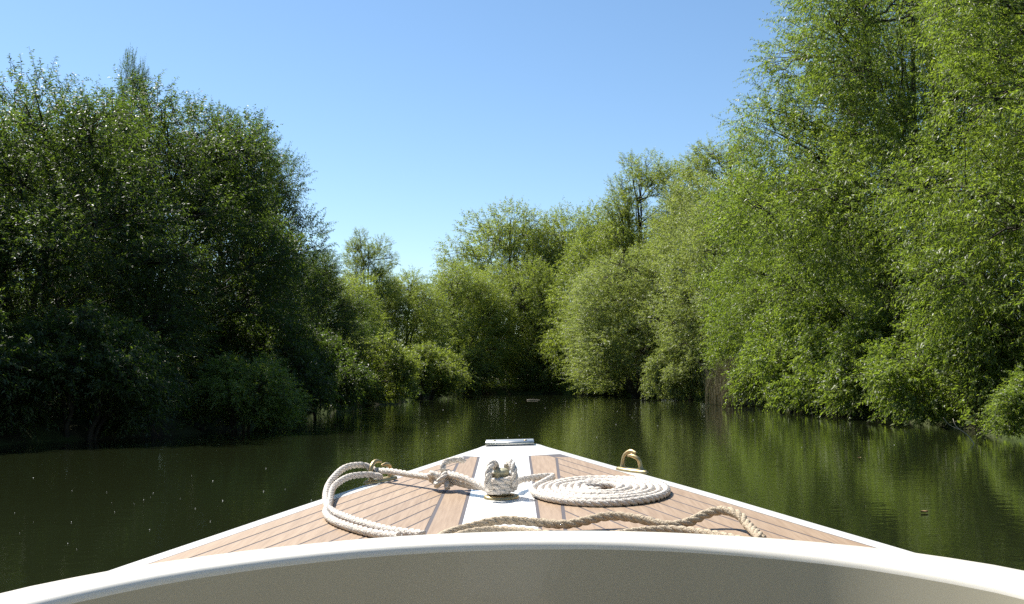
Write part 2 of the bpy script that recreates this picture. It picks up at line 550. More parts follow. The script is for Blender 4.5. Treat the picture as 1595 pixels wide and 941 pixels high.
LG, CG, RG = 'willows along the left bank', 'willows round the far bend', 'willows along the right bank'
T = [
    # kind, name, x, y, leaf, label, group, s, sz, rz
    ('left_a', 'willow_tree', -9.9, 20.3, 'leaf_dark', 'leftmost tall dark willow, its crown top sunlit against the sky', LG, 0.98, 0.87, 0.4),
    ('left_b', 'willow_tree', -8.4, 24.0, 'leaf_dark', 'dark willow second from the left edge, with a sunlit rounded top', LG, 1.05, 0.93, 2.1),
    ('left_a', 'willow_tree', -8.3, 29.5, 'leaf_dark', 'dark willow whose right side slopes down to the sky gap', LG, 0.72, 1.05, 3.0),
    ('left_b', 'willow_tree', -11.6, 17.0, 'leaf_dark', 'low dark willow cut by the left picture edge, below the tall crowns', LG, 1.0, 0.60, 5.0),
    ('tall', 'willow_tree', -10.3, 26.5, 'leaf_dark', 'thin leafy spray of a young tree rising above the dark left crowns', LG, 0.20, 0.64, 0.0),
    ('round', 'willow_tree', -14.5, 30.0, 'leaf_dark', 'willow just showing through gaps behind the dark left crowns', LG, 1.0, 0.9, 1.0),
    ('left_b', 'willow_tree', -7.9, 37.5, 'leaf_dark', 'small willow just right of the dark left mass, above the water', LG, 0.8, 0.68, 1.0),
    ('round', 'willow_tree', -8.2, 46.0, 'leaf_olive', 'low bushy willow below the sparse left tree', LG, 0.75, 0.60, 0.3),
    ('tall', 'willow_tree', -8.1, 56.0, 'leaf_olive', 'sparse airy young tree standing alone against the sky, left of centre', LG, 0.62, 0.60, 2.0),
    ('round', 'willow_tree', -6.6, 59.0, 'leaf_olive', 'low willow closing the gap left of the far bend', LG, 0.78, 0.74, 4.0),
    ('round', 'willow_tree', -3.6, 69.5, 'leaf_olive', 'olive green willow at left of the rounded centre tree', CG, 1.0, 0.90, 1.2),
    ('round', 'willow_tree', 0.6, 73.0, 'leaf_olive', 'rounded olive willow in the centre, front of the far bend', CG, 0.98, 0.98, 2.6),
    ('pale', 'willow_tree', -0.6, 80.0, 'leaf_olive', 'tall domed willow behind the rounded centre tree', CG, 1.50, 1.36, 0.5),
    ('round', 'willow_tree', 4.9, 79.0, 'leaf_olive', 'tall willow behind, right of the centre dome', CG, 1.3, 1.48, 5.3),
    ('pale', 'willow_tree', 7.3, 57.5, 'leaf_pale', 'broad low silvery willow right of centre, foliage down to the water', RG, 1.22, 0.78, 0.9),
    ('round', 'willow_tree', 6.6, 66.5, 'leaf_olive', 'olive willow dome directly behind the broad low silvery willow', RG, 1.1, 1.22, 3.9),
    ('tall', 'willow_tree', 9.0, 64.0, 'leaf_olive', 'tall thin-topped tree rising above the silvery willow', RG, 1.15, 1.02, 0.2),
    ('tall', 'willow_tree', 12.4, 59.0, 'leaf_olive', 'tall thin-topped tree between the silvery willow and the big right willow', RG, 1.2, 1.0, 3.4),
    ('pale', 'willow_tree', 11.2, 50.0, 'leaf_pale', 'silvery willow behind the dry reeds on the right', RG, 0.98, 0.94, 3.8),
    ('pale', 'willow_tree', 11.6, 55.0, 'leaf_pale', 'silvery willow filling the mass between the two tall thin-topped trees', RG, 1.1, 1.12, 5.0),
    ('pale', 'willow_tree', 12.2, 43.5, 'leaf_bright', 'green willow above the dry reeds, left of the huge right willow', RG, 0.95, 0.98, 1.7),
    ('right_a', 'willow_tree', 16.2, 34.5, 'leaf_bright', 'tall willow close behind the huge right willow', RG, 1.1, 1.1, 1.1),
    ('right_a', 'willow_tree', 11.9, 29.5, 'leaf_bright', 'huge bright green willow with long leafy sprays, top cut by the picture', RG, 1.05, 1.05, 3.6),
    ('right_a', 'willow_tree', 12.8, 20.0, 'leaf_bright', 'bright willow at the right picture edge, nearest on that bank', RG, 0.93, 0.95, 2.2),
    ('left_b', 'willow_tree', 11.2, 37.5, 'leaf_bright', 'bright lower willow at the left foot of the huge right willow', RG, 0.95, 0.95, 4.1),
]
for k, nm, x, y, leaf, lab, grp, s, sz, rz in T:
    tree(k, nm, x, y, leaf, lab, 'tree', grp, s, sz, rz)

BG = 'bushes hanging over the water'
B = [
    (-5.4, 20.2, 'leaf_bright', 'low green bush jutting over the water midway along the dark left bank', 0.72, 0.62, 0.2),  # brighter leaf colour stands in for sunlit leaves in this shaded spot
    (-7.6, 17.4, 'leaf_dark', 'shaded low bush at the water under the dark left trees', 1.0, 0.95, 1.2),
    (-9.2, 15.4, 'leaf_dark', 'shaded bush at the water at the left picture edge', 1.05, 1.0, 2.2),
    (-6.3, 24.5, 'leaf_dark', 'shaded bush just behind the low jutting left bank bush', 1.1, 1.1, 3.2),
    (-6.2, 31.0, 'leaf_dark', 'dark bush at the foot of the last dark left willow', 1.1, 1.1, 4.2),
    (-5.8, 40.0, 'leaf_olive', 'small bush at the water, just left of the far bend', 1.2, 1.2, 5.2),
    (-4.6, 52.0, 'leaf_olive', 'olive bush at the water where the left bank ends', 1.3, 1.2, 0.9),
    (-3.4, 66.3, 'leaf_olive', 'olive bush at the far bank, left of centre', 1.4, 1.3, 1.9),
    (2.8, 70.8, 'leaf_olive', 'olive bush at the far bank under the rounded centre tree', 1.5, 1.3, 2.9),
    (6.3, 65.0, 'leaf_olive', 'shaded bush at the far bank beside the silvery willow', 1.3, 1.3, 3.9),
    (9.4, 33.5, 'leaf_bright', 'bright bush beside the dry reeds on the right bank', 1.2, 1.4, 5.9),
    (8.4, 48.5, 'leaf_pale', 'silvery bush at the water just left of the dry reeds', 1.1, 1.2, 2.4),
    (9.9, 30.4, 'leaf_bright', 'bright rounded bush in front of the huge right willow stems', 1.35, 1.5, 3.3),
    (10.9, 38.5, 'leaf_bright', 'bright bush just right of the dry reeds', 1.2, 1.5, 3.3),
    (10.0, 26.8, 'leaf_bright', 'bright bush trailing in the water below the huge right willow', 1.25, 1.2, 0.5),
    (9.8, 22.0, 'leaf_bright', 'leafy bush at the water below the right edge willow', 1.15, 1.1, 1.5),
    (9.0, 16.6, 'leaf_bright', 'small bush reaching over the water at the right picture edge', 0.62, 0.5, 2.5),
]
for x, y, leaf, lab, s, sz, rz in B:
    tree('bush', 'willow_bush', x, y, leaf, lab, 'bush', BG, s, sz, rz, 0.05)

# ------------------------------------------------------------------ bank stuff: undergrowth and reeds
rng = np.random.default_rng(99)


def undergrowth(name, xs, ys, mat, label, n_leaf, ll, lw, hgt):
    n = len(xs)
    P = np.stack([xs, ys, np.full(n, 0.10)], 1)
    d = nrm(rng.normal(0, 0.45, (n, 3)) + UP)
    V, F, tint = leaves_on(rng, P, d, rng.uniform(*hgt, n), n_leaf, ll, lw, np.full(n, 0.25), spread=0.9, hang=0.1)
    ok = V.reshape(-1, 4, 3)[..., 2].min(1) > 0.02
    V, tint = V.reshape(-1, 4, 3)[ok].reshape(-1, 3), tint[ok]
    F = np.arange(len(V)).reshape(-1, 4)
    c = np.array([xs.mean(), ys.mean(), 0])
    o = link(name, mesh_np(name, V - c, F, tint), M[mat], None, c)
    return tag(o, label, 'undergrowth', kind='stuff')


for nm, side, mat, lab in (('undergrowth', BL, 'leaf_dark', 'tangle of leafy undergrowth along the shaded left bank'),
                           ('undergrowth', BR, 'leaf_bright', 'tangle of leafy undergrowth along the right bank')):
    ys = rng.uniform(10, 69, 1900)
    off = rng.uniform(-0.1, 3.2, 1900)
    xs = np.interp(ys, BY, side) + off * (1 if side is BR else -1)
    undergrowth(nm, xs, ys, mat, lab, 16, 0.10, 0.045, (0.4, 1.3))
xs = rng.uniform(-6, 9, 900)
undergrowth('undergrowth', xs, 69.6 + rng.uniform(0, 4, 900), 'leaf_olive', 'low undergrowth along the far bank at the bend', 16, 0.13, 0.05, (0.5, 1.4))

# unseen wooded reach, added astern to shade the after side of the boat
nt_ = 46
ta = rng.uniform(0, 1, nt_)
tx = np.where(rng.random(nt_) < 0.5, -1, 1) * rng.uniform(11, 20, nt_)
ty = rng.uniform(-34, 7, nt_)
far_ = rng.random(nt_) < 0.4
tx = np.where(far_, rng.uniform(-20, 20, nt_), tx)
ty = np.where(far_, rng.uniform(-46, -36, nt_), ty)
c_ = np.repeat(np.stack([tx, ty, rng.uniform(4.0, 8.0, nt_)], 1), 45, 0)
P_ = c_ + nrm(rng.normal(size=c_.shape)) * np.array([4.2, 4.2, 5.2]) * rng.uniform(0.6, 1.0, (len(c_), 1))
P_ = P_[P_[:, 2] > 0.4]
d_ = nrm(rng.normal(size=P_.shape) + UP * 0.3)
V, F, tint = leaves_on(rng, P_, d_, rng.uniform(1.2, 2.4, len(P_)), 22, 0.58, 0.26, np.full(len(P_), 0.3))
o = link('unseen_woodland', mesh_np('unseen_woodland', V, F, tint), M['leaf_olive'])
tag(o, 'mass of unseen riverside trees added astern to shade the boat', 'unseen_woodland', kind='stuff')

n = 1500
x0 = 9.0 + rng.normal(0.0, 0.42, n)
y0 = rng.uniform(38.0, 41.5, n)
h = rng.uniform(0.8, 2.0, n)
lean = rng.normal(0, 0.22, (n, 2))
t = np.linspace(0, 1, 4)
Pm = np.stack([x0[:, None] + lean[:, :1] * h[:, None] * t ** 2, y0[:, None] + lean[:, 1:] * h[:, None] * t ** 2, 0.02 + h[:, None] * t + 0 * x0[:, None]], -1)
V, F = tubes(Pm, np.tile([0.011, 0.010, 0.007, 0.002], (n, 1)), 3)
M['reed'] = plain('dry_reed', (0.27, 0.235, 0.13), 0.7, noise=(1.5, 0.35))
o = thing('reeds', V, F, M['reed'])
tag(o, 'clump of dry buff reeds at the foot of the right bank', 'reeds', kind='stuff')

# ------------------------------------------------------------------ floating bits
n = 420
px = np.concatenate([rng.normal(-2.6, 1.1, 55), rng.normal(1.5, 2.6, 45)])
py = np.concatenate([rng.normal(8, 2.2, 55), rng.normal(24, 9, 45)])
keep = ((np.abs(px) > 1.0) | (py > 5)) & (py > 4)
px, py = px[keep], py[keep]
r = rng.uniform(0.0018, 0.0055, len(px)) * (0.7 + py / 24)
a = np.arange(6) * math.pi / 3
V = np.stack([px[:, None] + r[:, None] * np.cos(a), py[:, None] + r[:, None] * np.sin(a) * 0.8, np.full((len(px), 6), 0.004)], -1)
V2 = np.stack([px, py, 0.004 + r * 0.7], -1)
nv = len(px)
Fb = np.stack([np.arange(nv)[:, None] * 6 + np.arange(6), np.arange(nv)[:, None] * 6 + (np.arange(6) + 1) % 6,
               nv * 6 + np.arange(nv)[:, None] + 0 * np.arange(6)], -1).reshape(-1, 3)
o = part('floating_fluff', np.vstack([V.reshape(-1, 3), V2]), Fb, M['fluff'])
tag(o, 'white willow fluff specks scattered on the dark water', 'fluff', kind='stuff')

q, _ = smooth_path([(0.75, 49.6, 0.01), (1.05, 49.7, 0.022), (1.4, 49.8, 0.012)], 12)
V, F = tubes(q[None], np.linspace(0.020, 0.010, 12)[None], 7, True)
tag(thing('floating_stick', V, F, M['drift'], True), 'pale stick floating on the water before the far bend', 'stick')
q, _ = smooth_path([(7.55, 16.2, -0.15), (7.42, 16.3, 0.12), (7.25, 16.35, 0.27), (7.22, 16.4, 0.40)], 12)
q2, _ = smooth_path([(7.30, 16.33, 0.22), (7.12, 16.3, 0.30), (7.02, 16.3, 0.42)], 12)
V, F = merge([tubes(q[None], np.linspace(0.010, 0.004, 12)[None], 6, True), tubes(q2[None], np.linspace(0.006, 0.003, 12)[None], 6, True)])
tag(thing('snag_twig', V, F, M['drift'], True), 'thin forked twig poking out of the water near the right bank', 'twig')


def floating_leaf(x, y, l, w, rz, label):
    s = np.linspace(0, 1, 9)
    wid = w * np.sin(math.pi * s ** 0.8) * 0.5
    e1 = np.stack([s * l, wid, 0.008 + 0.012 * (s - 0.5) ** 2 + 0.010], 1)
    m_ = np.stack([s * l, 0 * s, 0.006 + 0 * s], 1)
    e2 = e1 * [1, -1, 1]
    V = np.vstack([e1, m_, e2])
    i = np.arange(8)
    F = np.vstack([np.stack([i, i + 9, i + 10, i + 1], 1), np.stack([i + 9, i + 18, i + 19, i + 10], 1)])
    c, s_ = math.cos(rz), math.sin(rz)
    V = V @ np.array([[c, s_, 0], [-s_, c, 0], [0, 0, 1]]) + [x, y, 0]
    tag(thing('floating_leaf', V, F, M['brown_leaf'], True), label, 'leaf', 'dead leaves afloat')


floating_leaf(3.2, 7.9, 0.07, 0.045, 0.3, 'brown dead leaf afloat off the right side of the bow')
floating_leaf(4.55, 13.2, 0.09, 0.05, 1.0, 'small brown leaf afloat further out toward the right bank')

# ------------------------------------------------------------------ the launch
DZ, DA, DB = 0.68095, 0.0437, 0.022          # deck plane: rises to the bow, a touch of heel


def dz(x, y):
    return DZ + DA * y + DB * x


def on_deck(p):
    """(x, y, height above the deck) -> world"""
    p = np.asarray(p, float)
    q = p.copy()
    q[..., 2] = p[..., 2] + dz(p[..., 0], p[..., 1])
    return q


WY = np.array([-3.4, -2.6, -1.5, -0.5, 0.2, 0.7, 1.0, 1.2, 1.33, 1.5, 1.65, 1.87, 2.05, 2.30, 2.62, 3.03, 3.25, 3.42])
WW = np.array([0.70, 0.86, 0.925, 0.93, 0.91, 0.872, 0.832, 0.796, 0.764, 0.713, 0.670, 0.598, 0.541, 0.462, 0.352, 0.214, 0.142, 0.083])


def hw(y):
    return np.interp(y, WY, WW)


def hw_s(y):
    y = np.asarray(y, float)
    o = np.linspace(-0.12, 0.12, 9)
    return np.mean([hw(np.minimum(y + k, 3.42)) for k in o], 0) if True else hw(y)


boat = empty('motor_launch', (0, 0, 0))
tag(boat, 'cream motor launch with teak-planked foredeck, seen from its cockpit', 'boat')

# hull sides: half sections lofted along the length
ys = np.concatenate([np.linspace(-3.4, 1.0, 24), np.linspace(1.1, 3.42, 34)])
w = hw_s(ys)
w[-1] = 0.080
sec = []
for y, ww in zip(ys, w):
    t = max(0.0, (y - 1.0) / 2.42)
    zt = DZ + DA * y
    row = []
    for f, wf, in ((0.0, 1.0), (0.06, 1.012), (0.12, 1.0), (0.35, 0.985 - 0.06 * t), (0.7, 0.95 - 0.22 * t), (0.95, 0.88 - 0.4 * t), (1.25, 0.6 - 0.5 * t), (1.35, 0.0)):
        z = zt - 0.014 - f * zt
        row.append((ww * wf, y - 0.22 * t * f * t, z))
    sec.append(row)
sec = np.array(sec)
ny, nr = sec.shape[:2]
items = []
for sgn in (1, -1):
    V = sec * [sgn, 1, 1]
    V[..., 2] += DB * V[..., 0]
    i = np.arange(ny * nr).reshape(ny, nr)
    f = np.stack([i[:-1, :-1], i[1:, :-1], i[1:, 1:], i[:-1, 1:]], -1).reshape(-1, 4)
    items.append((V.reshape(-1, 3), f if sgn == 1 else f[:, ::-1]))
for e, rev in ((0, False), (ny - 1, True)):       # transom and blunt stem
    a_, b_ = sec[e], sec[e] * [-1, 1, 1]
    V = np.vstack([a_, b_])
    V[:, 2] += DB * V[:, 0]
    k = np.arange(nr - 1)
    f = np.stack([k, k + 1, nr + k + 1, nr + k], 1)
    items.append((V, f))
V, F = merge(items)
part('hull', V, F, M['gel'], boat, True)

# coaming plan curve (outer and inner lip), starboard half then mirrored
CO = np.array([(0, 1.656), (0.11, 1.649), (0.21, 1.630), (0.31, 1.597), (0.399, 1.557), (0.49, 1.503), (0.575, 1.436), (0.665, 1.330), (0.722, 1.20), (0.765, 1.02),
               (0.812, 0.72), (0.852, 0.2), (0.868, -0.5), (0.862, -1.5), (0.80, -2.6), (0.66, -3.3)])
CI = np.array([(0, 1.569), (0.10, 1.563), (0.199, 1.544), (0.291, 1.512), (0.376, 1.470), (0.453, 1.420), (0.523, 1.356), (0.606, 1.250), (0.655, 1.13), (0.700, 0.97),
               (0.745, 0.70), (0.785, 0.2), (0.80, -0.5), (0.795, -1.5), (0.735, -2.55), (0.60, -3.22)])
nC = 90


def resample(c, n):
    q, _ = smooth_path(np.c_[c, np.zeros(len(c))], n)
    return q[:, :2]


co, ci = resample(CO, nC), resample(CI, nC)
co = np.vstack([co[:0:-1] * [-1, 1], co])
ci = np.vstack([ci[:0:-1] * [-1, 1], ci])
prof = []                                          # (outer->inner fraction, height above deck)
for a_ in np.linspace(0, 90, 6):
    prof.append((0.12 - 0.12 * math.cos(R(a_)), 0.036 + 0.0135 * math.sin(R(a_))))
for a_ in np.linspace(0, 90, 8)[0:]:
    prof.append((0.86 + 0.14 * math.sin(R(a_)), 0.036 + 0.014 * math.cos(R(a_))))
prof = [(0.0, -0.004)] + prof
rows = []
for f, hgt in prof:
    p = co * (1 - f) + ci * f
    rows.append(np.c_[p, dz(p[:, 0], p[:, 1]) + hgt])
pf = ci
inn = ci - nrm(np.c_[ci[:, 0] * 1.0, np.maximum(ci[:, 1] - 0.6, 0)]) * 0.0
for f, hgt in ((0.1, 0), (0.4, 0), (0.7, 0), (1.0, 0)):
    shrink = 1 - 0.05 * f
    p = np.c_[ci[:, 0] * shrink, ci[:, 1] - 0.03 * f]
    top = dz(ci[:, 0], ci[:, 1]) + 0.036
    rows.append(np.c_[p, top * (1 - f) + 0.10 * f])
rows = np.array(rows)
nr_, nc_ = rows.shape[:2]
i = np.arange(nr_ * nc_).reshape(nr_, nc_)
F = np.stack([i[:-1, :-1], i[:-1, 1:], i[1:, 1:], i[1:, :-1]], -1).reshape(-1, 4)
nrim = len(prof)
i = np.arange(nrim * nc_).reshape(nrim, nc_)
F = np.stack([i[:-1, :-1], i[:-1, 1:], i[1:, 1:], i[1:, :-1]], -1).reshape(-1, 4)
part('coaming_rim', rows[:nrim].reshape(-1, 3), F, M['rim'], boat, True)
lin = rows[nrim - 1:]
i = np.arange(len(lin) * nc_).reshape(len(lin), nc_)
F = np.stack([i[:-1, :-1], i[:-1, 1:], i[1:, 1:], i[1:, :-1]], -1).reshape(-1, 4)
part('cockpit_lining', lin.reshape(-1, 3), F, M['cream'], boat, True)
fl = rows[-1] + [0, 0, 0.02]
part('cockpit_floor', np.vstack([fl, [[0, 0, 0.12]]]), np.stack([np.arange(nc_), (np.arange(nc_) + 1) % nc_, np.full(nc_, nc_)], 1), M['floor'], boat)

# white deck moulding with a rolled edge; open where the cockpit is
def inner_x(y):
    oy, ox = co[nC - 1:, 1][::-1], co[nC - 1:, 0][::-1]
    return np.where(y >= 1.64, 0.0, np.interp(y, oy, ox) - 0.012)


ys = np.concatenate([np.linspace(-3.25, 1.0, 20), np.linspace(1.1, 1.62, 30), [1.64], np.linspace(1.7, 3.42, 36)])
items = []
for sgn in (1, -1):
    G = []
    for y in ys:
        ww = float(hw_s(y)) if y < 3.42 else 0.080
        xi = float(inner_x(np.array(y)))
        G.append([(xi, y, 0.0), (xi * 0.5 + (ww - 0.014) * 0.5, y, 0.0), (ww - 0.014, y, 0.0), (ww - 0.006, y, -0.002), (ww - 0.001, y, -0.007), (ww + 0.001, y, -0.016)])
    G = np.array(G) * [sgn, 1, 1]
    V = on_deck(G)
    i = np.arange(G.shape[0] * 6).reshape(-1, 6)
    f = np.stack([i[:-1, :-1], i[:-1, 1:], i[1:, 1:], i[1:, :-1]], -1).reshape(-1, 4)
    items.append((V.reshape(-1, 3), f if sgn == 1 else f[:, ::-1]))
V, F = merge(items)
deck = part('foredeck', V, F, M['gel'], boat, True)


# teak panels: margin boards along the king strip, planks sprung along the gunwale
def clip_half(poly, p, nv):
    """keep the side of the line through p where (q-p).nv >= 0"""
    out = []
    for k in range(len(poly)):
        a_, b_ = poly[k], poly[(k + 1) % len(poly)]
        da, db = np.dot(a_ - p, nv), np.dot(b_ - p, nv)
        if da >= 0:
            out.append(a_)
        if (da >= 0) != (db >= 0):
            out.append(a_ + (b_ - a_) * da / (da - db))
    return out


def slab(poly, z0_, z1_, name, mat, parent):
    poly = np.array(poly)
    n_ = len(poly)
    area = 0.5 * np.sum(poly[:, 0] * np.roll(poly[:, 1], -1) - np.roll(poly[:, 0], -1) * poly[:, 1])
    if area < 0:
        poly = poly[::-1]
    ce = poly.mean(0)
    inset = poly + nrm(ce - poly) * 0.0004
    V = np.vstack([on_deck(np.c_[poly, np.full(n_, z0_)]), on_deck(np.c_[poly, np.full(n_, z1_ - 0.0002)]), on_deck(np.c_[inset, np.full(n_, z1_)])])
    me = bpy.data.meshes.new(name)
    k = np.arange(n_)
    k2 = (k + 1) % n_
    fs = [list(2 * n_ + k)] + [[a_, b_, b_ + n_, a_ + n_] for a_, b_ in zip(k, k2)] + [[a_ + n_, b_ + n_, b_ + 2 * n_, a_ + 2 * n_] for a_, b_ in zip(k, k2)]
    me.from_pydata([tuple(v) for v in V], [], fs)
    me.update()
    return link(name, me, mat, parent)


def panel(sgn, xin, jf, jb):
    """sgn side, xin inner edge, margin board joint runs from x=jf (forward) to x=jb (aft)"""
    ysn = np.linspace(1.45, 3.30, 75)
    e = hw_s(ysn)
    tx, ty = np.gradient(e), np.gradient(ysn)
    ln = np.hypot(tx, ty)
    nx, nyv = -ty / ln, tx / ln                     # inward normal of the edge

    def edge(off):
        return np.c_[e + nx * off, ysn + nyv * off]

    rear = np.array([0.0, 0.0])
    def rear_clip(poly):
        # stop at the coaming: local line just under its outer foot
        c = np.mean(poly, 0)
        lo = min(poly, key=lambda q_: q_[1])
        xk = np.clip(lo[0], 0.0, 0.64)
        for _ in range(4):
            yk = np.interp(xk, co[nC - 1:nC + 45, 0], co[nC - 1:nC + 45, 1])
            cand = [q_ for q_ in poly if q_[1] < yk + 0.06]
            if cand:
                xk = np.clip(np.mean([q_[0] for q_ in cand]), 0.0, 0.64)
        y0_ = np.interp(xk - 0.02, co[nC - 1:nC + 45, 0], co[nC - 1:nC + 45, 1])
        y1_ = np.interp(xk + 0.02, co[nC - 1:nC + 45, 0], co[nC - 1:nC + 45, 1])
        nv = np.array([y0_ - y1_, 0.04]) / math.hypot(y0_ - y1_, 0.04)
        return clip_half(poly, np.array([xk, (y0_ + y1_) / 2 - 0.012]), nv)

    front = 3.055
    m = abs(xin)
    jf, jb = abs(jf), abs(jb)
    jd = np.array([jb - jf, 1.95 - 2.80])
    jd /= np.linalg.norm(jd)
    jn = np.array([-jd[1], jd[0]])
    if jn[0] < 0:
        jn = -jn
    jp = np.array([jf, 2.80])
    g = 0.0024
    S = np.array([sgn, 1])
    root = slab(np.vstack([edge(0.046)[:67], [[m - 0.004, front + 0.004]], [[m - 0.004, 1.645]], [[0.25, 1.60]], [[0.5, 1.50]]]) * S, 0.0002, 0.0008, 'caulking', M['caulk'], boat)
    z0_, z1_ = 0.00085, 0.0013
    pw = 0.0435
    for k_ in range(14):
        a_ = edge(0.048 + pw * k_ + g)
        b_ = edge(0.048 + pw * (k_ + 1) - g)
        poly = [q_ for q_ in np.vstack([a_, b_[::-1]])]
        poly = clip_half(poly, jp + jn * g * 1.6, jn) if k_ > 0 else clip_half(poly, np.array([m + 0.028, 0]), np.array([1.0, 0]))
        if len(poly) < 3:
            continue
        poly = clip_half(poly, np.array([0, front]), np.array([-0.35, -1.0]) / 1.06)
        if len(poly) < 3:
            continue
        poly = rear_clip(poly)
        if len(poly) < 3:
            continue
        # drop slivers
        pp = np.array(poly)
        ar = abs(0.5 * np.sum(pp[:, 0] * np.roll(pp[:, 1], -1) - np.roll(pp[:, 0], -1) * pp[:, 1]))
        if ar < 6e-4:
            continue
        slab(pp * S, z0_, z1_, 'plank', M['teak'], root)
    # margin board beside the king strip
    fr = edge(0.048 + pw + g)
    mb = [np.array([m + 0.003, 1.645]), np.array([m + 0.003, front]), np.array([m + 0.024, front + 0.004])]
    mb += [q_ for q_ in fr[::-1] if q_[1] < front - 0.05]
    poly = [np.array([m + 0.003, 1.640]), np.array([m + 0.003, front]), np.array([m + 0.025, front])] + [q_ for q_ in fr[::-1] if q_[1] < front and q_[0] > m + 0.025] + [np.array([0.6, 1.64])]
    poly = clip_half(poly, jp - jn * g * 1.6, -jn)
    slab(np.array(poly) * S, z0_, z1_, 'margin_board', M['teak'], root)
    return root


panel(-1, -0.102, -0.158, -0.163)
panel(1, 0.054, 0.127, 0.102)


# bow plate
def box(x0_, x1_, y0_, y1_, z0_, z1_, bev=0.002):
    V = []
    for z, b in ((z0_, 0), (z1_ - bev, 0), (z1_, bev)):
        V += [(x0_ + b, y0_ + b, z), (x1_ - b, y0_ + b, z), (x1_ - b, y1_ - b, z), (x0_ + b, y1_ - b, z)]
    F = [[0, 1, 5, 4], [1, 2, 6, 5], [2, 3, 7, 6], [3, 0, 4, 7], [4, 5, 9, 8], [5, 6, 10, 9], [6, 7, 11, 10], [7, 4, 8, 11], [8, 9, 10, 11], [3, 2, 1, 0]]
    return on_deck(np.array(V)), np.array(F)


def disc(c, r_, h_, n_=14, dome=0.0):
    a_ = np.arange(n_) * 2 * math.pi / n_
    ring = np.c_[np.cos(a_), np.sin(a_)]
    V = np.vstack([np.c_[ring * r_ + c[:2], np.full(n_, c[2])], np.c_[ring * r_ + c[:2], np.full(n_, c[2] + h_)],
                   np.c_[ring * r_ * 0.75 + c[:2], np.full(n_, c[2] + h_ + dome * 0.7)], [[c[0], c[1], c[2] + h_ + dome]]])
    k = np.arange(n_)
    k2 = (k + 1) % n_
    F4 = np.vstack([np.stack([k, k2, k2 + n_, k + n_], 1), np.stack([k + n_, k2 + n_, k2 + 2 * n_, k + 2 * n_], 1)])
    F3 = np.stack([k + 2 * n_, k2 + 2 * n_, np.full(n_, 3 * n_)], 1)
    return on_deck(V), [F4, F3]


V, F = box(-0.089, 0.074, 3.345, 3.425, 0.001, 0.014)
bp_ = part('bow_plate', V, F, M['alu'], boat)
for x in (-0.060, 0.045):
    V, F = disc((x, 3.372, 0.0145), 0.006, 0.001, 12, 0.002)
    part('screw', V, F, M['brass'], bp_, True)


# skene fairleads: an oval foot and two horns that pass each other
def fairlead(cx, cy, ang):
    ca, sa = math.cos(ang), math.sin(ang)

    def tr(p):
        p = np.asarray(p, float)
        return on_deck(np.stack([cx + p[..., 0] * ca - p[..., 1] * sa, cy + p[..., 0] * sa + p[..., 1] * ca, p[..., 2]], -1))
    n_ = 24
    a_ = np.arange(n_) * 2 * math.pi / n_
    ex, ey = np.cos(a_) * 0.060, np.sin(a_) * 0.014
    V = np.vstack([tr(np.c_[ex, ey, np.full(n_, 0.0005)]), tr(np.c_[ex, ey, np.full(n_, 0.005)]), tr(np.c_[ex * 0.9, ey * 0.75, np.full(n_, 0.008)])])
    k = np.arange(n_)
    k2 = (k + 1) % n_
    F = [np.vstack([np.stack([k, k2, k2 + n_, k + n_], 1), np.stack([k + n_, k2 + n_, k2 + 2 * n_, k + 2 * n_], 1)]), (2 * n_ + k)[None]]
    root = part('fairlead', V, F, M['brass'], boat, True)
    for pts in ([(-0.036, 0, 0.004), (-0.034, 0.001, 0.026), (-0.029, 0.004, 0.042), (-0.012, 0.008, 0.052), (0.010, 0.008, 0.049)],
                [(0.036, 0, 0.004), (0.032, -0.001, 0.022), (0.028, -0.004, 0.036), (0.012, -0.008, 0.043), (-0.006, -0.008, 0.042)]):
        q_, _ = smooth_path(pts, 22)
        V, F = tubes(tr(q_)[None], np.interp(np.linspace(0, 1, 22), [0, 0.15, 0.8, 1], [0.0095, 0.0058, 0.0052, 0.0028])[None], 10, True)
        part('horn', V, F, M['brass'], root, True)


fairlead(-0.338, 2.590, math.atan2(0.40, 0.145) - 0.30)
fairlead(0.318, 2.668, math.atan2(-0.40, 0.145) + 0.30)

# mooring bitt: oval brass foot, post with a domed head
n_ = 28
a_ = np.arange(n_) * 2 * math.pi / n_
BX, BYY = -0.024, 2.285
rings = [(0.040, 0.034, 0.0005), (0.040, 0.034, 0.004), (0.037, 0.031, 0.007), (0.020, 0.020, 0.009), (0.016, 0.016, 0.016), (0.0155, 0.0155, 0.052), (0.0185, 0.0185, 0.056), (0.0185, 0.0185, 0.061), (0.012, 0.012, 0.066), (0.004, 0.004, 0.068)]
V = np.vstack([on_deck(np.c_[BX + np.cos(a_) * rx, BYY + np.sin(a_) * ry, np.full(n_, z)]) for rx, ry, z in rings])
k = np.arange(n_)
k2 = (k + 1) % n_
F = [np.vstack([np.stack([j * n_ + k, j * n_ + k2, (j + 1) * n_ + k2, (j + 1) * n_ + k], 1) for j in range(len(rings) - 1)]), ((len(rings) - 1) * n_ + k)[None]]
M['bronze'] = plain('weathered_bronze', (0.40, 0.385, 0.27), 0.62, 0.55, noise=(60, 0.2))
bitt = None
for nm_, sel, mt_ in (('mooring_bitt', rings[:4], M['brass']), ('post', rings[3:], M['bronze'])):
    V = np.vstack([on_deck(np.c_[BX + np.cos(a_) * rx, BYY + np.sin(a_) * ry, np.full(n_, z)]) for rx, ry, z in sel])
    F = [np.vstack([np.stack([j * n_ + k, j * n_ + k2, (j + 1) * n_ + k2, (j + 1) * n_ + k], 1) for j in range(len(sel) - 1)]), ((len(sel) - 1) * n_ + k)[None]]
    bitt = part(nm_, V, F, mt_, bitt or boat, True)


